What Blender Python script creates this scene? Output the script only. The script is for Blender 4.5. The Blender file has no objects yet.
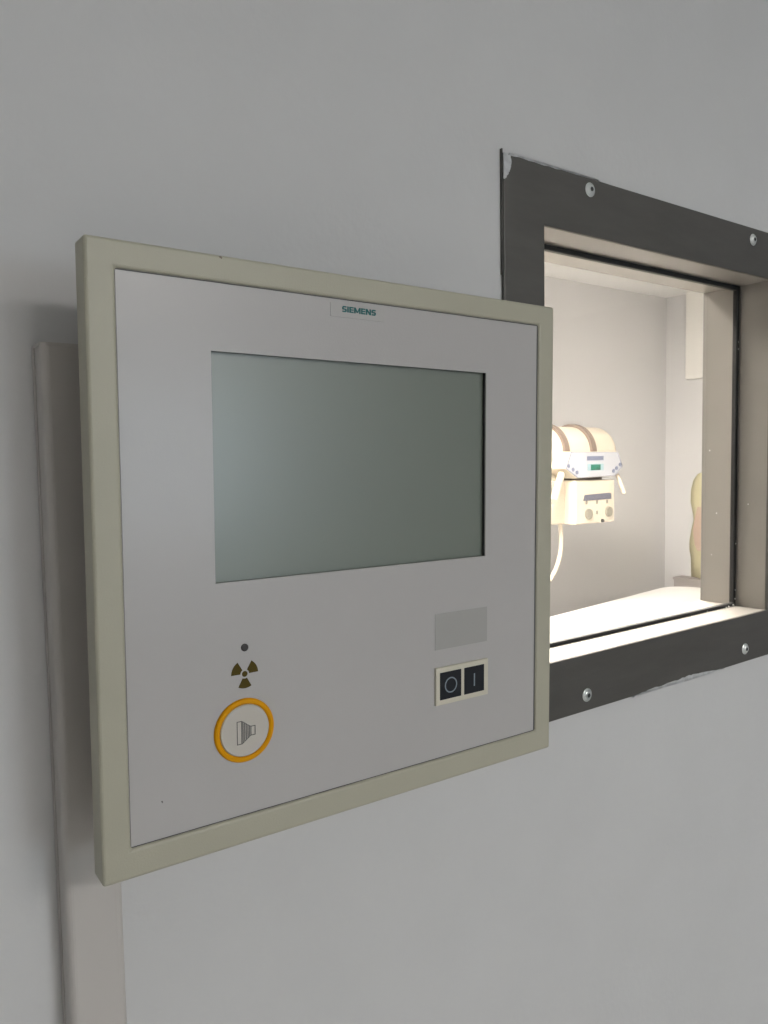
import bpy, bmesh, math, random
from mathutils import Vector, Matrix
random.seed(4)
C = bpy.context.scene.collection
S = bpy.context.scene
PI = math.pi

# ------------------------------------------------------------- materials
def mat(name, col, rough=0.5, metal=0.0, bump=0.0, bscale=200.0, mott=0.0, mscale=6.0, spec=0.5, emit=None, estr=0.0, coat=0.0, coatr=0.1, aniso=None):
    m = bpy.data.materials.new(name); m.use_nodes = True
    nt = m.node_tree; N = nt.nodes; L = nt.links
    b = N['Principled BSDF']
    b.inputs['Base Color'].default_value = (*col, 1)
    b.inputs['Roughness'].default_value = rough
    b.inputs['Metallic'].default_value = metal
    b.inputs['Specular IOR Level'].default_value = spec
    b.inputs['Coat Weight'].default_value = coat
    b.inputs['Coat Roughness'].default_value = coatr
    if emit:
        b.inputs['Emission Color'].default_value = (*emit, 1)
        b.inputs['Emission Strength'].default_value = estr
    tc = N.new('ShaderNodeTexCoord')
    if mott > 0:
        mp = N.new('ShaderNodeMapping')
        if aniso: mp.inputs['Scale'].default_value = aniso
        L.new(tc.outputs['Object'], mp.inputs['Vector'])
        n = N.new('ShaderNodeTexNoise'); n.inputs['Scale'].default_value = mscale
        n.inputs['Detail'].default_value = 5; n.inputs['Roughness'].default_value = 0.6
        L.new(mp.outputs['Vector'], n.inputs['Vector'])
        r = N.new('ShaderNodeMapRange')
        r.inputs['From Min'].default_value = 0.3; r.inputs['From Max'].default_value = 0.7
        r.inputs['To Min'].default_value = 1 - mott; r.inputs['To Max'].default_value = 1 + mott
        L.new(n.outputs['Fac'], r.inputs['Value'])
        mx = N.new('ShaderNodeVectorMath'); mx.operation = 'SCALE'
        mx.inputs[0].default_value = col
        L.new(r.outputs['Result'], mx.inputs['Scale'])
        L.new(mx.outputs['Vector'], b.inputs['Base Color'])
    if bump > 0:
        n2 = N.new('ShaderNodeTexNoise'); n2.inputs['Scale'].default_value = bscale
        n2.inputs['Detail'].default_value = 3
        L.new(tc.outputs['Object'], n2.inputs['Vector'])
        bp = N.new('ShaderNodeBump'); bp.inputs['Strength'].default_value = bump
        bp.inputs['Distance'].default_value = 0.002
        L.new(n2.outputs['Fac'], bp.inputs['Height'])
        L.new(bp.outputs['Normal'], b.inputs['Normal'])
    return m

M = {}
M['wall'] = mat('wall_paint', (0.60, 0.60, 0.60), 0.62, bump=0.18, bscale=110, mott=0.02, mscale=7, spec=0.3)
M['wall_far'] = mat('far_wall_paint', (0.66, 0.65, 0.65), 0.6, bump=0.1, bscale=60, mott=0.015, mscale=3, spec=0.3)
M['ceiling'] = mat('ceiling_paint', (0.88, 0.87, 0.86), 0.8)
M['floor'] = mat('floor_vinyl', (0.45, 0.44, 0.42), 0.4, mott=0.08, mscale=30)
M['rim'] = mat('olive_cream_plastic', (0.415, 0.400, 0.315), 0.42, bump=0.12, bscale=900, mott=0.02, mscale=20)
M['panel'] = mat('grey_membrane', (0.450, 0.438, 0.432), 0.30, bump=0.05, bscale=700, mott=0.015, mscale=12, spec=0.4, coat=0.06, coatr=0.16)
M['lcd'] = mat('switched_off_display', (0.135, 0.158, 0.128), 0.40, spec=0.9, coat=0.85, coatr=0.27)
M['dark_edge'] = mat('dark_bezel', (0.03, 0.03, 0.03), 0.5)
M['sticker'] = mat('clear_sticker', (0.48, 0.47, 0.46), 0.22)
M['teal'] = mat('teal_print', (0.0, 0.125, 0.125), 0.5)
M['led'] = mat('dark_lens', (0.05, 0.045, 0.045), 0.25)
M['olive'] = mat('olive_print', (0.075, 0.052, 0.004), 0.6, spec=0.2)
M['yellow'] = mat('amber_plastic', (0.68, 0.30, 0.0), 0.5, spec=0.15)
M['button'] = mat('cream_button', (0.53, 0.50, 0.45), 0.35)
M['print'] = mat('grey_print', (0.10, 0.10, 0.10), 0.6)
M['label'] = mat('grey_film', (0.385, 0.38, 0.365), 0.22)
M['housing'] = mat('switch_housing', (0.60, 0.57, 0.47), 0.4)
M['key'] = mat('black_key', (0.010, 0.012, 0.016), 0.5, spec=0.25)
M['keyprint'] = mat('key_print', (0.22, 0.26, 0.30), 0.5)
M['back'] = mat('back_housing', (0.40, 0.38, 0.32), 0.5)
M['trunk'] = mat('white_pvc', (0.51, 0.485, 0.46), 0.32, bump=0.05, bscale=60)
M['steel'] = mat('grey_steel', (0.110, 0.105, 0.097), 0.45, metal=0.45, mott=0.10, mscale=9, aniso=(1, 1, 5), bump=0.06, bscale=300)
M['reveal'] = mat('reveal_steel', (0.26, 0.242, 0.222), 0.40, metal=0.25, mott=0.04, mscale=12, bump=0.03, bscale=200)
M['gasket'] = mat('black_rubber', (0.008, 0.008, 0.008), 0.6)
M['zinc'] = mat('zinc_screw', (0.72, 0.75, 0.74), 0.30, metal=0.8)
M['hex'] = mat('screw_socket', (0.02, 0.025, 0.025), 0.5)
M['smear'] = mat('wall_paint_smear', (0.50, 0.51, 0.52), 0.6, mott=0.2, mscale=120)
M['speck'] = mat('white_speck', (0.85, 0.85, 0.82), 0.4)
M['cream'] = mat('cream_enamel', (0.50, 0.445, 0.36), 0.35)
M['white'] = mat('white_enamel', (0.38, 0.385, 0.41), 0.4)
M['tan'] = mat('tan_strap', (0.17, 0.13, 0.105), 0.5)
M['bluegrey'] = mat('bluegrey_print', (0.14, 0.155, 0.22), 0.4)
M['lcdgreen'] = mat('green_display', (0.015, 0.12, 0.08), 0.3)
M['lcdpale'] = mat('pale_blue_bezel', (0.25, 0.36, 0.39), 0.3)
M['knob'] = mat('grey_knob', (0.19, 0.175, 0.14), 0.45)
M['window_slot'] = mat('grey_slot', (0.10, 0.10, 0.125), 0.4)
M['table'] = mat('table_white', (0.88, 0.86, 0.84), 0.35)
M['basegrey'] = mat('base_grey', (0.45, 0.44, 0.42), 0.5)
M['cloth'] = mat('yellow_cloth', (0.60, 0.55, 0.35), 0.8, bump=0.2, bscale=60)
M['pink'] = mat('pink_cloth', (0.52, 0.38, 0.30), 0.8)
M['cab'] = mat('cabinet_white', (0.80, 0.78, 0.74), 0.5)
M['cabgrey'] = mat('cabinet_grey', (0.40, 0.36, 0.34), 0.5)
M['alu'] = mat('white_window_frame', (0.7, 0.7, 0.7), 0.4)

def emis(name, col, s):
    m = bpy.data.materials.new(name); m.use_nodes = True
    N = m.node_tree.nodes; N.clear()
    e = N.new('ShaderNodeEmission'); e.inputs['Color'].default_value = (*col, 1); e.inputs['Strength'].default_value = s
    o = N.new('ShaderNodeOutputMaterial'); m.node_tree.links.new(e.outputs[0], o.inputs[0])
    return m
M['lamp_near'] = emis('lamp_diffuser', (1.0, 0.965, 0.93), 21.5)
M['lamp_small'] = emis('small_lamp_diffuser', (1.0, 0.97, 0.93), 30.0)
M['lamp_far'] = emis('exam_room_lamp', (1.0, 0.95, 0.90), 160.0)

def glass_mat():
    m = bpy.data.materials.new('leaded_glass'); m.use_nodes = True
    N = m.node_tree.nodes; L = m.node_tree.links; N.clear()
    t = N.new('ShaderNodeBsdfTransparent'); t.inputs['Color'].default_value = (0.97, 0.965, 0.94, 1)
    g = N.new('ShaderNodeBsdfGlossy'); g.inputs['Roughness'].default_value = 0.03
    ge = N.new('ShaderNodeNewGeometry'); dt = N.new('ShaderNodeVectorMath'); dt.operation = 'DOT_PRODUCT'
    L.new(ge.outputs['Incoming'], dt.inputs[0]); L.new(ge.outputs['Normal'], dt.inputs[1])
    prev = dt.outputs['Value']
    for op, v in (('ABSOLUTE', 0), ('SUBTRACT', 1), ('POWER', 5), ('MULTIPLY_ADD', 0.96)):   # Schlick reflectance, both faces
        q = N.new('ShaderNodeMath'); q.operation = op
        if op == 'SUBTRACT': q.inputs[0].default_value = 1; L.new(prev, q.inputs[1])
        else:
            L.new(prev, q.inputs[0])
            if op != 'ABSOLUTE': q.inputs[1].default_value = v
            if op == 'MULTIPLY_ADD': q.inputs[2].default_value = 0.04
        q.use_clamp = True; prev = q.outputs[0]; f = q
    x = N.new('ShaderNodeMixShader'); o = N.new('ShaderNodeOutputMaterial')
    L.new(f.outputs[0], x.inputs[0]); L.new(t.outputs[0], x.inputs[1]); L.new(g.outputs[0], x.inputs[2]); L.new(x.outputs[0], o.inputs[0])
    return m
M['glass'] = glass_mat()

# --------------------------------------------------------------- helpers
def obj(name, bm, m, parent=None, smooth=False, bevel=0.0, seg=2):
    me = bpy.data.meshes.new(name)
    bmesh.ops.recalc_face_normals(bm, faces=bm.faces[:])
    bm.to_mesh(me); bm.free()
    o = bpy.data.objects.new(name, me); C.objects.link(o)
    me.materials.append(m)
    if smooth:
        for p in me.polygons: p.use_smooth = True
    if bevel > 0:
        md = o.modifiers.new('bevel', 'BEVEL'); md.width = bevel; md.segments = seg
        md.limit_method = 'ANGLE'; md.angle_limit = math.radians(40); md.harden_normals = False
    if parent: o.parent = parent
    return o

def add_box(bm, x0, x1, y0, y1, z0, z1):
    v = [bm.verts.new(p) for p in ((x0,y0,z0),(x1,y0,z0),(x1,y1,z0),(x0,y1,z0),(x0,y0,z1),(x1,y0,z1),(x1,y1,z1),(x0,y1,z1))]
    for f in ((0,3,2,1),(4,5,6,7),(0,1,5,4),(1,2,6,5),(2,3,7,6),(3,0,4,7)):
        bm.faces.new([v[i] for i in f])
    return bm

def box(*a): return add_box(bmesh.new(), *a)

def add_prism(bm, pts, y0, y1):
    """outline in x,z extruded along y"""
    a = [bm.verts.new((p[0], y0, p[1])) for p in pts]; b = [bm.verts.new((p[0], y1, p[1])) for p in pts]
    bm.faces.new(a); bm.faces.new(b[::-1]); n = len(pts)
    for i in range(n): bm.faces.new((a[i], b[i], b[(i+1) % n], a[(i+1) % n]))
    return bm

def add_ring(bm, o, i, y0, y1):
    """rectangular ring; o and i are (x0,x1,z0,z1)"""
    def r(q): return [(q[0],q[2]),(q[1],q[2]),(q[1],q[3]),(q[0],q[3])]
    V = [[bm.verts.new((p[0], y, p[1])) for p in r(q)] for q in (o, i) for y in (y0, y1)]
    of, ob, inf, inb = V
    for k in range(4):
        j = (k+1) % 4
        bm.faces.new((of[k], of[j], inf[j], inf[k])); bm.faces.new((ob[j], ob[k], inb[k], inb[j]))
        bm.faces.new((of[j], of[k], ob[k], ob[j])); bm.faces.new((inf[k], inf[j], inb[j], inb[k]))
    return bm

def circ(cx, cz, r, n=48, a0=0.0, a1=2*PI):
    full = abs(a1 - a0 - 2*PI) < 1e-6
    m = n if full else n + 1
    return [(cx + r*math.cos(a0 + (a1-a0)*k/n), cz + r*math.sin(a0 + (a1-a0)*k/n)) for k in range(m)]

def add_lathe(bm, prof, axis='y', c=(0,0,0), n=48):
    """prof: list of (r, t); revolve around axis through c"""
    rings = []
    for r, t in prof:
        ring = []
        for k in range(n):
            a = 2*PI*k/n; u, v = r*math.cos(a), r*math.sin(a)
            p = {'y': (u, t, v), 'x': (t, u, v), 'z': (u, v, t)}[axis]
            ring.append(bm.verts.new((p[0]+c[0], p[1]+c[1], p[2]+c[2])))
        rings.append(ring)
    for a, b in zip(rings, rings[1:]):
        for k in range(n): bm.faces.new((a[k], a[(k+1) % n], b[(k+1) % n], b[k]))
    bm.faces.new(rings[0]); bm.faces.new(rings[-1][::-1])
    return bm

def add_tube(bm, pts, r, n=16):
    P = [Vector(p) for p in pts]; rings = []
    up = Vector((0.13, 0.2, 0.97)).normalized()
    for i, p in enumerate(P):
        d = (P[min(i+1, len(P)-1)] - P[max(i-1, 0)]).normalized()
        s = d.cross(up)
        if s.length < 1e-3: s = d.cross(Vector((1,0,0)))
        s.normalize(); t = s.cross(d)
        rr = r[i] if isinstance(r, (list, tuple)) else r
        rings.append([bm.verts.new(p + (s*math.cos(2*PI*k/n) + t*math.sin(2*PI*k/n))*rr) for k in range(n)])
    for a, b in zip(rings, rings[1:]):
        for k in range(n): bm.faces.new((a[k], a[(k+1) % n], b[(k+1) % n], b[k]))
    bm.faces.new(rings[0]); bm.faces.new(rings[-1][::-1])
    return bm

def thing(name, label, cat, loc=(0,0,0), rot=(0,0,0), group=None):
    o = bpy.data.objects.new(name, None); C.objects.link(o)
    o.empty_display_size = 0.05
    o.location = loc; o.rotation_euler = rot
    o['label'] = label; o['category'] = cat
    if group: o['group'] = group
    return o

def struct(name, bm, m, **k):
    o = obj(name, bm, m, **k); o['kind'] = 'structure'; return o

# --------------------------------------------------------------- setting
XL, XR = -1.8, 4.66            # left and right walls, shared by both rooms
YB, YF = -4.8, 2.60            # back of the control room, far wall of the exam room
ZC = 2.61
T = 0.0940                      # partition thickness
wx0, wx1, wz0, wz1 = 0.6091, 1.0612, 1.3303, 1.7871   # clear opening of the viewing window
e = 0.010
bm = bmesh.new()
add_ring(bm, (XL, XR, 0, ZC), (wx0-e, wx1+e, wz0-e, wz1+e), 0.0, T)
struct('wall_front', bm, M['wall'])
struct('wall_left', box(XL-0.1, XL, YB, YF, 0, ZC), M['wall'])
struct('wall_right', box(XR, XR+0.1, YB, YF, 0, ZC), M['wall_far'])
struct('wall_far', box(XL-0.1, XR+0.1, YF, YF+0.1, 0, ZC), M['wall_far'])
b0, b1, c0, c1 = 1.25, 2.30, 0.95, 2.05
struct('wall_back', add_ring(bmesh.new(), (XL-0.1, XR+0.1, 0, ZC), (b0, b1, c0, c1), YB-0.1, YB), M['wall'])
struct('floor', box(XL-0.1, XR+0.1, YB-0.1, YF+0.1, -0.1, 0), M['floor'])
struct('ceiling', box(XL-0.1, XR+0.1, YB-0.1, YF+0.1, ZC, ZC+0.1), M['ceiling'])

# daylight window in the back wall of the control room
w2 = bpy.data.objects.new('window_2', None); C.objects.link(w2); w2['kind'] = 'structure'
bm = add_ring(bmesh.new(), (b0, b1, c0, c1), (b0+0.05, b1-0.05, c0+0.05, c1-0.05), YB-0.08, YB-0.02)
add_box(bm, b0+0.04, b1-0.04, YB-0.07, YB-0.03, 1.40, 1.47)
obj('frame', bm, M['alu'], w2)
obj('pane', box(b0+0.05, b1-0.05, YB-0.055, YB-0.05, c0+0.05, c1-0.05), M['glass'], w2)
sd = bpy.data.lights.new('daylight', 'AREA'); sd.shape = 'RECTANGLE'; sd.size = 1.6; sd.size_y = 1.6
sd.energy = 95; sd.color = (0.72, 0.86, 1.0)
so = bpy.data.objects.new('daylight', sd); C.objects.link(so)
so.location = ((b0+b1)/2, YB-0.5, 1.6); so.rotation_euler = (PI/2, 0, 0)
so.rotation_euler = Vector((0, -1, 0)).to_track_quat('Z', 'Y').to_euler()

# ------------------------------------------------------- viewing window
w1 = bpy.data.objects.new('window_1', None); C.objects.link(w1); w1['kind'] = 'structure'
obj('reveal', add_ring(bmesh.new(), (wx0-e+0.0005, wx1+e-0.0005, wz0-e+0.0005, wz1+e-0.0005), (wx0, wx1, wz0, wz1), -0.0008, T+0.002), M['reveal'], w1)
KS = 0.992
fo = (0.5557*KS, 1.1285*KS, 1.55-0.2864*KS, 1.55+0.3005*KS)
obj('flange', add_ring(bmesh.new(), fo, (wx0, wx1, wz0, wz1), -0.0045, -0.0004), M['steel'], w1, bevel=0.0012)
obj('rear_flange', add_ring(bmesh.new(), fo, (wx0, wx1, wz0, wz1), T+0.0004, T+0.0045), M['reveal'], w1, bevel=0.001)
gy = 0.042
bm = add_ring(bmesh.new(), (wx0, wx1, wz0, wz1), (wx0+0.006, wx1-0.006, wz0+0.0045, wz1-0.006), gy, gy+0.007)
obj('gasket', bm, M['gasket'], w1, bevel=0.001)
obj('pane', box(wx0+0.001, wx1-0.001, gy+0.0025, gy+0.0045, wz0+0.001, wz1-0.001), M['glass'], w1)
for sx, sz in ((0.6853, 1.8382), (1.0176, 1.8350), (0.6809, 1.2820), (1.0125, 1.2820)):
    y = -0.0045; sx *= KS; sz = 1.55 + (sz-1.55)*KS
    s = obj('screw', add_lathe(bmesh.new(), [(0.0035, 0.001), (0.0076, 0.001), (0.0076, -0.0004), (0.0066, -0.0012), (0.0058, -0.0014), (0.0054, -0.0020), (0.0044, -0.0027), (0.0030, -0.0028)], 'y', (sx, y, sz), 32), M['zinc'], w1)
    obj('socket', add_prism(bmesh.new(), circ(sx, sz, 0.0026, 6), y-0.0030, y-0.0026), M['hex'], s)
# wall paint lapping over the edges of the flange
def smear(pts, jit=0.0012, sub=7):
    out = []
    for i, p in enumerate(pts):
        q = pts[(i+1) % len(pts)]
        for k in range(sub):
            t = k/sub
            j = p[2] if len(p) > 2 else 1.0
            out.append((p[0]+(q[0]-p[0])*t + random.uniform(-jit, jit)*j, p[1]+(q[1]-p[1])*t + random.uniform(-jit, jit)*j))
    out = [(a*KS, 1.55+(b-1.55)*KS) for a, b in out]
    return add_prism(bmesh.new(), out, -0.0050, -0.0040)
obj('paint_smear', smear([(0.5557,1.8505),(0.5640,1.8490),(0.5660,1.8430),(0.5640,1.8350),(0.5610,1.8300),(0.5570,1.8250),(0.5552,1.8250)], 0.0006), M['smear'], w1)
obj('paint_smear', smear([(0.563,1.8512),(0.620,1.8512),(0.700,1.8512),(0.700,1.8500),(0.620,1.8495),(0.563,1.8494)], 0.0006, 8), M['smear'], w1)
obj('paint_smear', smear([(0.765,1.2628),(0.765,1.2645),(0.800,1.2665),(0.850,1.2672),(0.880,1.2690),(0.905,1.2670),(0.960,1.2642),(0.960,1.2628)], 0.0008, 6), M['smear'], w1)
# gap and scuffs beside the left edge
obj('edge_strip', box(0.5502, 0.5513, -0.0030, -0.0002, 1.7310, 1.8520), M['steel'], w1)
bm = bmesh.new()
for x, y, z, r in ((1.0665,0.046,1.3390,.0012),(1.0665,0.046,1.352,.0009),(1.048,0.045,1.3300,.0012),(1.040,0.044,1.3295,.001),(1.060,0.045,1.3305,.0014),(0.995,0.046,1.3296,.0008),
                   (1.0662,0.046,1.420,.0008),(1.0662,0.046,1.700,.0009),(1.0662,0.046,1.710,.0007),(1.0690,0.030,1.478,.0007),(1.0690,0.078,1.463,.0009),(1.0690,0.090,1.556,.0009),(1.069,0.085,1.400,.0006)):
    x *= KS; z = 1.55+(z-1.55)*KS; y -= 0.005
    add_lathe(bm, [(r*.5, -r*.8), (r, 0), (r*.5, r*.8)], 'x', (x, y, z), 10)
sp = obj('paint_speck', bm, M['speck'], w1); sp['kind'] = 'stuff'

# ---------------------------------------------------------- cable trunk
x0, x1, td = 0.1155, 0.1535, 0.024
tr = thing('cable_trunking', 'white plastic cable trunking running down the wall behind the control panel', 'cable trunking', (0, 0, 0))
def trunk_prof(a, b, d, r, n=5):
    pts = [(a, -0.0003), (a, -d+r)]
    pts += [(a + r - r*math.cos(PI/2*k/n), -d + r - r*math.sin(PI/2*k/n)) for k in range(1, n+1)]
    pts += [(b - r + r*math.sin(PI/2*k/n), -d + r - r*math.cos(PI/2*k/n)) for k in range(0, n+1)]
    pts += [(b, -0.0003)]
    return pts
def ext_z(pts, z0, z1):
    bm = bmesh.new()
    a = [bm.verts.new((p[0], p[1], z0)) for p in pts]; b = [bm.verts.new((p[0], p[1], z1)) for p in pts]
    bm.faces.new(a); bm.faces.new(b[::-1]); n = len(pts)
    for i in range(n): bm.faces.new((a[i], b[i], b[(i+1) % n], a[(i+1) % n]))
    return bm
obj('base_channel', ext_z([(x0-0.0006, -0.0003), (x0-0.0006, -0.006), (x1+0.0006, -0.006), (x1+0.0006, -0.0003)], 0.0, 1.6285), M['trunk'], tr)
obj('cover', ext_z(trunk_prof(x0, x1, td, 0.005), 0.0, 1.6285), M['trunk'], tr)
obj('end_cap', ext_z(trunk_prof(x0-0.0004, x1+0.0004, td+0.0006, 0.0052), 1.6280, 1.6300), M['trunk'], tr)

# -------------------------------------------------------- control panel
cp = thing('control_panel', 'square x-ray control panel with blank screen and pale rim mounted on the wall', 'control panel',
           (0.32094, -0.09480, 1.48644), tuple(math.radians(a) for a in (0.5177, 0.5104, -0.6716)))
O = (-0.1968, 0.1950, -0.1957, 0.1948); I = (-0.1790, 0.1762, -0.1761, 0.1778)
obj('rim', add_ring(bmesh.new(), O, I, 0.0, 0.0205), M['rim'], cp, bevel=0.0022, seg=3)
D = (-0.1197, 0.1172, -0.0160, 0.1341)
obj('front_panel', add_ring(bmesh.new(), (I[0]-0.001, I[1]+0.001, I[2]-0.001, I[3]+0.001), D, 0.0018, 0.0032), M['panel'], cp)
bz = obj('screen_bezel', add_ring(bmesh.new(), (D[0]-0.004, D[1]+0.004, D[2]-0.004, D[3]+0.004), (D[0]-0.0004, D[1]+0.0002, D[2]-0.0002, D[3]+0.0002), 0.0033, 0.0075), M['dark_edge'], cp)
sc_ = obj('screen', box(D[0]-0.004, D[1]+0.004, 0.0060, 0.0075, D[2]-0.004, D[3]+0.004), M['lcd'], cp)
sc_['label'] = 'blank grey-green display'
obj('seam', add_ring(bmesh.new(), (I[0], I[1], I[2], I[3]), (I[0]+0.0002, I[1]-0.0009, I[2]+0.0005, I[3]-0.0006), 0.0015, 0.0019), M['print'], cp)
hx = (-0.178, 0.178, -0.178, 0.178)
obj('back_housing', add_prism(bmesh.new(), [(-0.165,-0.165),(0.165,-0.165),(0.165,0.165),(-0.165,0.165)], 0.012, 0.058), M['back'], cp, bevel=0.006)
obj('wall_bracket', box(-0.09, 0.12, 0.055, 0.0905, -0.10, 0.10), M['back'], cp, bevel=0.004)

def letters(word, x0, zc, h, y0, y1, t):
    """bold block capitals built from strokes"""
    bm = bmesh.new(); x = x0; lo, hi = zc-h/2, zc+h/2; tv = t*0.82
    W = {'S': 0.0036, 'I': t, 'E': 0.0034, 'M': 0.0053, 'N': 0.0043}
    for ch in word:
        w = W[ch]; r = x + w
        def bar(a, b, c, d): add_box(bm, a, b, y0, y1, c, d)
        if ch in 'IEMN': bar(x, x+t, lo, hi)
        if ch in 'MN': bar(r-t, r, lo, hi)
        if ch == 'E':
            for c in (lo, zc-tv/2, hi-tv): bar(x+t*0.5, r, c, c+tv)
        if ch == 'M':
            m = (x+r)/2
            add_prism(bm, [(x, hi), (x+t*1.05, hi), (m+t*0.45, lo+h*0.12), (m-t*0.45, lo+h*0.12)], y0, y1)
            add_prism(bm, [(r-t*1.05, hi), (r, hi), (m+t*0.45, lo+h*0.12), (m-t*0.45, lo+h*0.12)], y0, y1)
        if ch == 'N':
            add_prism(bm, [(x, hi), (x+t*1.1, hi), (r, lo), (r-t*1.1, lo)], y0, y1)
        if ch == 'S':
            q = h*0.16
            add_prism(bm, [(x+q, hi), (r-q*.3, hi), (r-q*.3, hi-tv), (x+t, hi-tv), (x+t, zc+tv*.45), (x, zc), (x, hi-q)], y0, y1)
            add_prism(bm, [(x, zc), (x+t, zc+tv*.45), (r-q, zc+tv*.45), (r, zc-tv*.1), (r-t, zc-tv*.5), (x+q, zc-tv*.5)], y0, y1)
            add_prism(bm, [(r-q, lo), (x+q*.3, lo), (x+q*.3, lo+tv), (r-t, lo+tv), (r-t, zc-tv*.5), (r, zc-tv*.1), (r, lo+q)], y0, y1)
        x = r + 0.00068
    return bm
st = obj('badge_sticker', box(-0.0305, 0.0155, 0.0014, 0.0018, 0.1650, 0.1745), M['sticker'], cp)
obj('lettering', letters('SIEMENS', -0.0209, 0.1708, 0.0041, 0.0010, 0.0015, 0.00105), M['teal'], st)

yp = 0.0018
obj('indicator_lamp', add_lathe(bmesh.new(), [(0.0027, 0.001), (0.0026, -0.0006), (0.0016, -0.0011)], 'y', (-0.1001, yp, -0.0610), 24), M['led'], cp)
bm = bmesh.new(); cx, cz = -0.1003, -0.0790
add_prism(bm, circ(cx, cz, 0.0020, 24), yp-0.0002, yp+0.0002)
for a in (30, 150, 270):
    a0, a1 = math.radians(a-29), math.radians(a+29)
    add_prism(bm, circ(cx, cz, 0.0098, 10, a0, a1) + circ(cx, cz, 0.0032, 6, a1, a0), yp-0.0002, yp+0.0002)
obj('radiation_symbol', bm, M['olive'], cp)
# exposure button
bx_, bz_ = -0.1013, -0.1173
bt = obj('button_ring', add_lathe(bmesh.new(), [(0.0184, 0.003), (0.0218, 0.003), (0.0218, -0.0010), (0.0210, -0.0020), (0.0192, -0.0022), (0.0180, -0.0014), (0.0180, 0.003)], 'y', (bx_, yp, bz_), 64), M['yellow'], cp, smooth=False)
bt['label'] = 'amber ring around the exposure button'
bc = obj('button_cap', add_lathe(bmesh.new(), [(0.0177, 0.003), (0.0177, -0.0012), (0.0171, -0.0018), (0.0002, -0.0018)], 'y', (bx_, yp, bz_), 64), M['button'], bt)
bm = bmesh.new(); y0, y1 = yp-0.0021, yp-0.0017
def rect_line(bm, a, b, c, d, w): add_ring(bm, (a, b, c, d), (a+w, b-w, c+w, d-w), y0, y1)
ix, iz = bx_-0.0062, bz_-0.0008
rect_line(bm, ix, ix+0.0037, iz-0.0080, iz+0.0080, 0.00045)
for k in range(5):
    h = 0.0074 - 0.0009*k; xx = ix + 0.0044 + 0.0012*k
    add_box(bm, xx-0.00028, xx+0.00028, y0, y1, iz-h, iz+h)
add_prism(bm, [(ix+0.0037, iz+0.0080), (ix+0.0100, iz+0.0033), (ix+0.0100, iz+0.0029), (ix+0.0037, iz+0.0076)], y0, y1)
add_prism(bm, [(ix+0.0037, iz-0.0080), (ix+0.0100, iz-0.0033), (ix+0.0100, iz-0.0029), (ix+0.0037, iz-0.0076)], y0, y1)
rect_line(bm, ix+0.0100, ix+0.0135, iz-0.0033, iz+0.0033, 0.00045)
obj('icon', bm, M['print'], bt)
# blank label field
obj('label_field', box(0.0637, 0.1192, yp-0.0003, yp+0.0003, -0.0876, -0.0586), M['label'], cp)
# on off switch
sw = obj('switch_housing', box(0.0633, 0.1193, yp-0.0020, yp+0.002, -0.1325, -0.1019), M['housing'], cp, bevel=0.0006)
k0 = obj('off_key', box(0.0672, 0.0895, yp-0.0024, yp-0.001, -0.1283, -0.1060), M['key'], sw, bevel=0.0004)
bm = bmesh.new(); c_ = (0.0783, -0.1172)
o_ = circ(*c_, 0.0064, 40); i_ = circ(*c_, 0.0054, 40)
V = [[bm.verts.new((p[0], y, p[1])) for p in q] for q in (o_, i_) for y in (yp-0.0026, yp-0.0023)]
for k in range(40):
    j = (k+1) % 40
    bm.faces.new((V[0][k], V[0][j], V[2][j], V[2][k])); bm.faces.new((V[0][j], V[0][k], V[1][k], V[1][j]))
    bm.faces.new((V[2][k], V[2][j], V[3][j], V[3][k])); bm.faces.new((V[1][j], V[1][k], V[3][k], V[3][j]))
k0['label'] = 'black key marked with a circle'
zz = obj('circle_mark', bm, M['keyprint'], sw)
k1 = obj('on_key', box(0.0927, 0.1145, yp-0.0024, yp-0.001, -0.1283, -0.1060), M['key'], sw, bevel=0.0004)
k1['label'] = 'black key marked with a line'
obj('line_mark', box(0.1028, 0.1040, yp-0.0026, yp-0.0023, -0.1225, -0.1120), M['keyprint'], sw)
obj('fleck', add_prism(bmesh.new(), [(-0.1592,-0.1515),(-0.1585,-0.1512),(-0.1580,-0.1520),(-0.1584,-0.1528),(-0.1588,-0.1524)], yp-0.0003, yp+0.0001), M['print'], cp)
obj('chip', add_prism(bmesh.new(), [(-0.1140,0.1935),(-0.1125,0.1938),(-0.1115,0.1932),(-0.1120,0.1922),(-0.1130,0.1926)], -0.0002, 0.0010), M['tan'], cp)

# --------------------------------------------------------- x-ray machine
xm = thing('x_ray_tube_unit', 'cream x-ray tube head with white hexagonal console seen through the viewing window', 'x-ray machine', (0, 0, 0))
def P(px, py, Y):                               # point seen in that direction at depth Y
    f = 770.0; d = FW + RT*((px-384)/f) + UP*((512-py)/f); d = d/d.y
    return CAM + d*(Y - CAM.y)
yaw, pit, rol = (math.radians(a) for a in (35.755, 3.85, -0.98))
FW = Vector((math.sin(yaw)*math.cos(pit), math.cos(yaw)*math.cos(pit), -math.sin(pit)))
r_ = Vector((math.cos(yaw), -math.sin(yaw), 0)); u_ = r_.cross(FW)
RT = r_*math.cos(rol) + u_*math.sin(rol); UP = -r_*math.sin(rol) + u_*math.cos(rol)
CAM = Vector((0, -0.56, 1.55))
Y1 = 1.70
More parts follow.
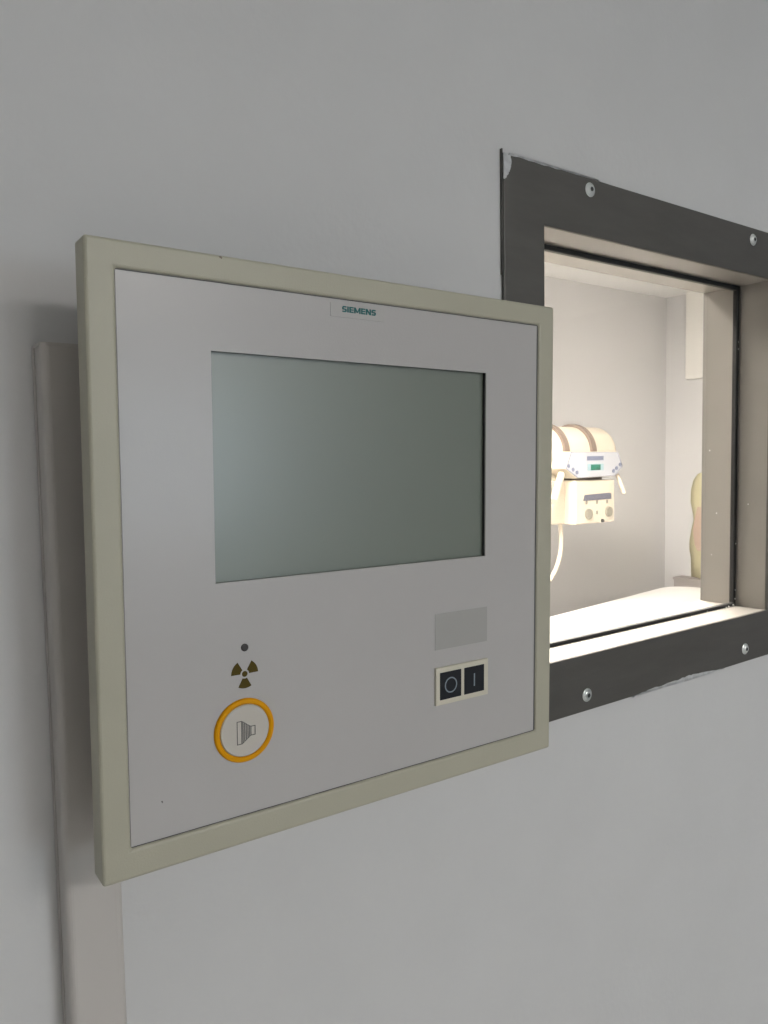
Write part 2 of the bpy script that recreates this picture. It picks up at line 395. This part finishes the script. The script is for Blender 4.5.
# tube housing: cylinder along x with a rounded right end
xe = P(618.5, 445, Y1+0.09).x; rt = 0.125; zt = 1.567; yt = Y1+0.20
prof = [(0.085, xe-1.0), (rt-0.01, xe-0.96), (rt, xe-0.95), (rt, xe-0.055)] + [(rt-0.055+0.055*math.cos(a), xe-0.055+0.055*math.sin(a)) for a in (PI/12*k for k in range(1, 7))]
prof[-1] = (rt-0.055, xe)
obj('tube_housing', add_lathe(bmesh.new(), prof, 'x', (0, yt, zt), 48), M['cream'], xm, smooth=True)
for px in (590.5, 563.5):
    xs = P(px, 448, Y1+0.09).x
    obj('strap', add_lathe(bmesh.new(), [(rt-0.01, xs-0.020), (rt+0.013, xs-0.020), (rt+0.013, xs+0.012), (rt-0.01, xs+0.012)], 'x', (0, yt, zt), 48), M['tan'], xm)
# console
def XZ(px, py, Y=Y1): p = P(px, py, Y); return (p.x, p.z)
hexo = [XZ(570,451.5), XZ(618.5,451.7), XZ(623.5,466), XZ(615.5,476), XZ(577,478.5), XZ(564.5,468.6)]
def grow(pts, k):
    c = (sum(p[0] for p in pts)/len(pts), sum(p[1] for p in pts)/len(pts))
    return [(c[0]+(p[0]-c[0])*k, c[1]+(p[1]-c[1])*k) for p in pts]
cn = obj('console', add_prism(bmesh.new(), hexo, Y1, Y1+0.15), M['cream'], xm, bevel=0.006)
obj('console_outline', add_prism(bmesh.new(), grow(hexo, 0.965), Y1-0.0010, Y1+0.001), M['bluegrey'], cn)
obj('console_face', add_prism(bmesh.new(), grow(hexo, 0.94), Y1-0.0016, Y1-0.0008), M['white'], cn)
def prect(a, b, c, d, Y): p, q = XZ(a, c, Y), XZ(b, d, Y); return p[0], q[0], Y-0.0006, Y+0.0008, q[1], p[1]
obj('label_strip', box(*prect(587, 603.5, 456.2, 460.2, Y1-0.002)), M['bluegrey'], cn)
dp = obj('display_bezel', box(*prect(587.5, 603.5, 464, 470.2, Y1-0.002)), M['lcdpale'], cn)
obj('display', box(*prect(591, 600.5, 464.6, 469.8, Y1-0.0032)), M['lcdgreen'], cn)
for px, py in ((568.5,466),(573,469.5),(577,472.5),(613.5,471),(616.5,468),(620,464.5)):
    q = XZ(px, py, Y1-0.002)
    obj('button', add_prism(bmesh.new(), circ(q[0], q[1], 0.009, 12), Y1-0.004, Y1-0.001), M['bluegrey'], cn)
# collimator box
a, b = XZ(577, 480.5), XZ(616.5, 522)
Yc = Y1+0.01
cbm = add_prism(bmesh.new(), [(a[0], a[1]), (b[0], a[1]-0.004), (b[0], b[1]+0.002), (a[0], b[1]+0.002)], Yc, Yc+0.42)
col_ = obj('collimator', cbm, M['cream'], xm, bevel=0.008)
obj('collimator_neck', box(a[0]+0.04, b[0]-0.03, Yc+0.05, Yc+0.26, a[1]-0.01, zt-0.09), M['tan'], xm)
s0, s1 = XZ(583, 495.5, Yc), XZ(611, 499.5, Yc)
obj('scale_window', add_prism(bmesh.new(), [(s0[0], s1[1]+0.002), (s0[0]+0.01, s0[1]+0.002), (s1[0]-0.008, s0[1]+0.006), (s1[0], s0[1]), (s1[0], s1[1]+0.003)], Yc-0.002, Yc+0.001), M['window_slot'], col_)
for px, py in ((586.5, 502.5), (597, 502), (607, 501.5), (597, 512.5)):
    q = XZ(px, py, Yc)
    obj('marking', box(q[0]-0.006, q[0]+0.006, Yc-0.001, Yc+0.001, q[1]-0.008, q[1]+0.008), M['knob'], col_)
for px, py in ((588.3, 514), (608.3, 511.5)):
    q = XZ(px, py, Yc)
    obj('knob', add_lathe(bmesh.new(), [(0.024, 0.0), (0.023, -0.008), (0.018, -0.010)], 'y', (q[0], Yc, q[1]), 24), M['knob'], col_)
q = XZ(602, 520.5, Yc)
obj('key_lock', add_lathe(bmesh.new(), [(0.008, 0.0), (0.008, -0.008)], 'y', (q[0], Yc, q[1]), 16), M['dark_edge'], col_)
# handles splaying down from the console
for p0, p1, r in (((561.5, 474), (553.5, 501), 0.016), ((617, 474.5), (624.3, 493.5), 0.010)):
    A, B = P(*p0, Y1+0.03), P(*p1, Y1-0.01)
    obj('handle', add_tube(bmesh.new(), [A, (A+B)/2, B], r, 16), M['cream'], xm)
# hanging cable, left of the collimator
pts = [P(560, 523, Y1+0.12), P(561, 538, Y1+0.12), P(560.5, 552, Y1+0.12), P(557, 566, Y1+0.12), P(551, 578, Y1+0.12), P(541, 590, Y1+0.12), P(520, 596, Y1+0.12), P(498, 580, Y1+0.14), P(492, 540, Y1+0.17), P(494, 500, Y1+0.2)]
sm = []
for i in range(len(pts)-1):
    q0, q1, q2, q3 = pts[max(i-1,0)], pts[i], pts[i+1], pts[min(i+2, len(pts)-1)]
    for k in range(6):
        t = k/6
        sm.append(0.5*((2*q1) + (q2-q0)*t + (2*q0-5*q1+4*q2-q3)*t*t + (3*q1-q0-3*q2+q3)*t**3))
sm.append(pts[-1])
obj('cable', add_tube(bmesh.new(), sm, 0.010, 12), M['cream'], xm)
# side body left of the collimator (mostly behind the control panel's rim)
e0, e1 = XZ(536, 482, Yc+0.1), XZ(574, 522, Yc+0.1)
obj('side_body', box(e0[0], e1[0], Yc+0.06, Yc+0.24, e1[1], e0[1]), M['cream'], xm, bevel=0.01)
obj('side_neck', box(e0[0]+0.02, e1[0]-0.03, Yc+0.10, Yc+0.22, e0[1]-0.02, zt-0.05), M['cream'], xm)
cxm = P(505, 400, yt).x
bm = box(cxm-0.09, cxm+0.09, yt-0.09, yt+0.09, zt+0.05, 2.2); add_box(bm, cxm-0.11, cxm+0.11, yt-0.11, yt+0.11, 2.1, ZC)
obj('ceiling_column', bm, M['cream'], xm)

# --------------------------------------------------------- patient table
pt = thing('patient_table', 'white examination table top beyond the glass below the x-ray tube', 'table', (0, 0, 0))
ang = math.radians(7.5); ux, uy = Vector((math.cos(ang), math.sin(ang), 0)), Vector((-math.sin(ang), math.cos(ang), 0))
corner = Vector((3.95, 2.070, 0)); LEN, WID, RAD = 2.3, 0.80, 0.16
def tp(a, b): p = corner + ux*a + uy*b; return (p.x, p.y)
out = [tp(-LEN, 0)]
out += [tp(-RAD + RAD*math.sin(PI/2*k/8), -RAD + RAD*math.cos(PI/2*k/8)) for k in range(9)]
out += [tp(-RAD + RAD*math.cos(PI/2*k/8), -WID+RAD - RAD*math.sin(PI/2*k/8)) for k in range(9)]
out += [tp(-LEN, -WID)]
obj('table_top', ext_z(out, 0.73, 0.80), M['table'], pt, bevel=0.01)
obj('pedestal', ext_z([tp(-1.7, -0.12), tp(-0.6, -0.12), tp(-0.6, -0.68), tp(-1.7, -0.68)], 0.0, 0.73), M['basegrey'], pt)

# ------------------------------------------ things along the right wall
def hit_x(px, py, x):
    f = 770.0; d = FW + RT*((px-384)/f) + UP*((512-py)/f); d = d/d.x
    return CAM + d*(x - CAM.x)
xf = XR - 0.05
p0 = hit_x(685, 379.5, xf)
wc = thing('wall_cabinet', 'tall white box mounted high on the right wall beyond the window glass', 'cabinet', (0, 0, 0))
obj('body', box(xf, XR-0.0005, p0.y-0.75, p0.y, p0.z, ZC-0.001), M['cab'], wc, bevel=0.004)
xg = XR - 0.10
p1 = hit_x(674, 568, xg)
lc = thing('low_cabinet', 'low grey cabinet along the right wall beyond the examination table', 'cabinet', (0, 0, 0))
obj('body', box(xg, XR-0.001, p1.y-0.9, p1.y, 0.0, p1.z-0.075), M['cabgrey'], lc)
obj('top', box(xg-0.008, XR-0.001, p1.y-0.9, p1.y+0.004, p1.z-0.075, p1.z-0.06), M['cabgrey'], lc)
# pale yellow garment hanging over the cabinet
xh = XR - 0.055
outline = [(700,472),(695,474),(691,480),(688.6,490),(688.4,502),(690.5,512),(691.5,520),(689,530),(687,541),(686.6,550),(688,558),(688,577)]
L_ = [hit_x(px, py, xh) for px, py in outline]
yc_ = L_[0].y - 0.16
bm = bmesh.new(); front = []
rows = []
for p in L_:
    w = p.y - yc_
    row = []
    for k in range(13):
        s = -1 + 2*k/12
        row.append(bm.verts.new((xh + 0.03*(s*s) + 0.006*math.sin(9*s + p.z*7), yc_ + s*w, p.z)))
    for k in range(13):
        s = 1 - 2*k/12
        row.append(bm.verts.new((XR-0.006, yc_ + s*w*0.96, p.z)))
    rows.append(row)
for A, B in zip(rows, rows[1:]):
    n = len(A)
    for k in range(n): bm.faces.new((A[k], A[(k+1) % n], B[(k+1) % n], B[k]))
bm.faces.new(rows[0]); bm.faces.new(rows[-1][::-1])
gm = thing('hanging_garment', 'pale yellow garment with a pink patch hanging against the right wall', 'garment', (0, 0, 0))
obj('body', bm, M['cloth'], gm, smooth=True)
pp = [hit_x(px, py, xh-0.004) for px, py in ((697.5,507),(694.8,520),(693.2,530),(695,545),(698,551))]
pts = [(p.y, p.z) for p in pp] + [(pp[4].y-0.10, pp[4].z+0.02), (pp[0].y-0.10, pp[0].z)]
bm = bmesh.new()
a_ = [bm.verts.new((xh-0.008, y, z)) for y, z in pts]; b_ = [bm.verts.new((xh+0.010, y, z)) for y, z in pts]
bm.faces.new(a_); bm.faces.new(b_[::-1])
for k in range(len(pts)): bm.faces.new((a_[k], b_[k], b_[(k+1) % len(pts)], a_[(k+1) % len(pts)]))
obj('patch', bm, M['pink'], gm)

# ---------------------------------------------------------------- lamps
def lamp(x, y, sx, sy, m, label):
    t = thing('ceiling_light', label, 'ceiling light', (x, y, ZC))
    obj('frame', add_box_ring(sx, sy), M['alu'], t)
    obj('diffuser', box(-sx/2+0.02, sx/2-0.02, -sy/2+0.02, sy/2-0.02, -0.040, -0.030), m, t)
def add_box_ring(sx, sy):
    bm = bmesh.new()
    for q in ((-sx/2, sx/2, -sy/2, -sy/2+0.02), (-sx/2, sx/2, sy/2-0.02, sy/2), (-sx/2, -sx/2+0.02, -sy/2+0.02, sy/2-0.02), (sx/2-0.02, sx/2, -sy/2+0.02, sy/2-0.02)):
        add_box(bm, *q, -0.045, 0)
    add_box(bm, -sx/2+0.02, sx/2-0.02, -sy/2+0.02, sy/2-0.02, -0.01, 0)
    return bm
lamp(0.82, -3.0, 1.2, 0.8, M['lamp_near'], 'flat ceiling light in the control room behind the camera')
lamp(1.38, -4.30, 0.34, 0.30, M['lamp_small'], 'small ceiling light above the daylight window')
lamp(1.25, 0.9, 1.2, 0.5, M['lamp_far'], 'bright ceiling light in the examination room near the viewing window')

# --------------------------------------------------------------- camera
cd = bpy.data.cameras.new('camera'); co = bpy.data.objects.new('camera', cd); C.objects.link(co)
cd.sensor_fit = 'VERTICAL'; cd.sensor_height = 24.0; cd.lens = 770.0/1024*24.0
cd.clip_start = 0.02
mw = Matrix((RT, UP, -FW)).transposed().to_4x4(); mw.translation = CAM
co.matrix_world = mw
S.camera = co

w = bpy.data.worlds.new('world'); S.world = w; w.use_nodes = True
w.node_tree.nodes['Background'].inputs[0].default_value = (0.6, 0.75, 1, 1)
w.node_tree.nodes['Background'].inputs[1].default_value = 0.3

S.view_settings.view_transform = 'Standard'; S.view_settings.look = 'None'
S.view_settings.gamma = 1.0; S.view_settings.use_curve_mapping = False
S.view_settings.exposure = 0.0
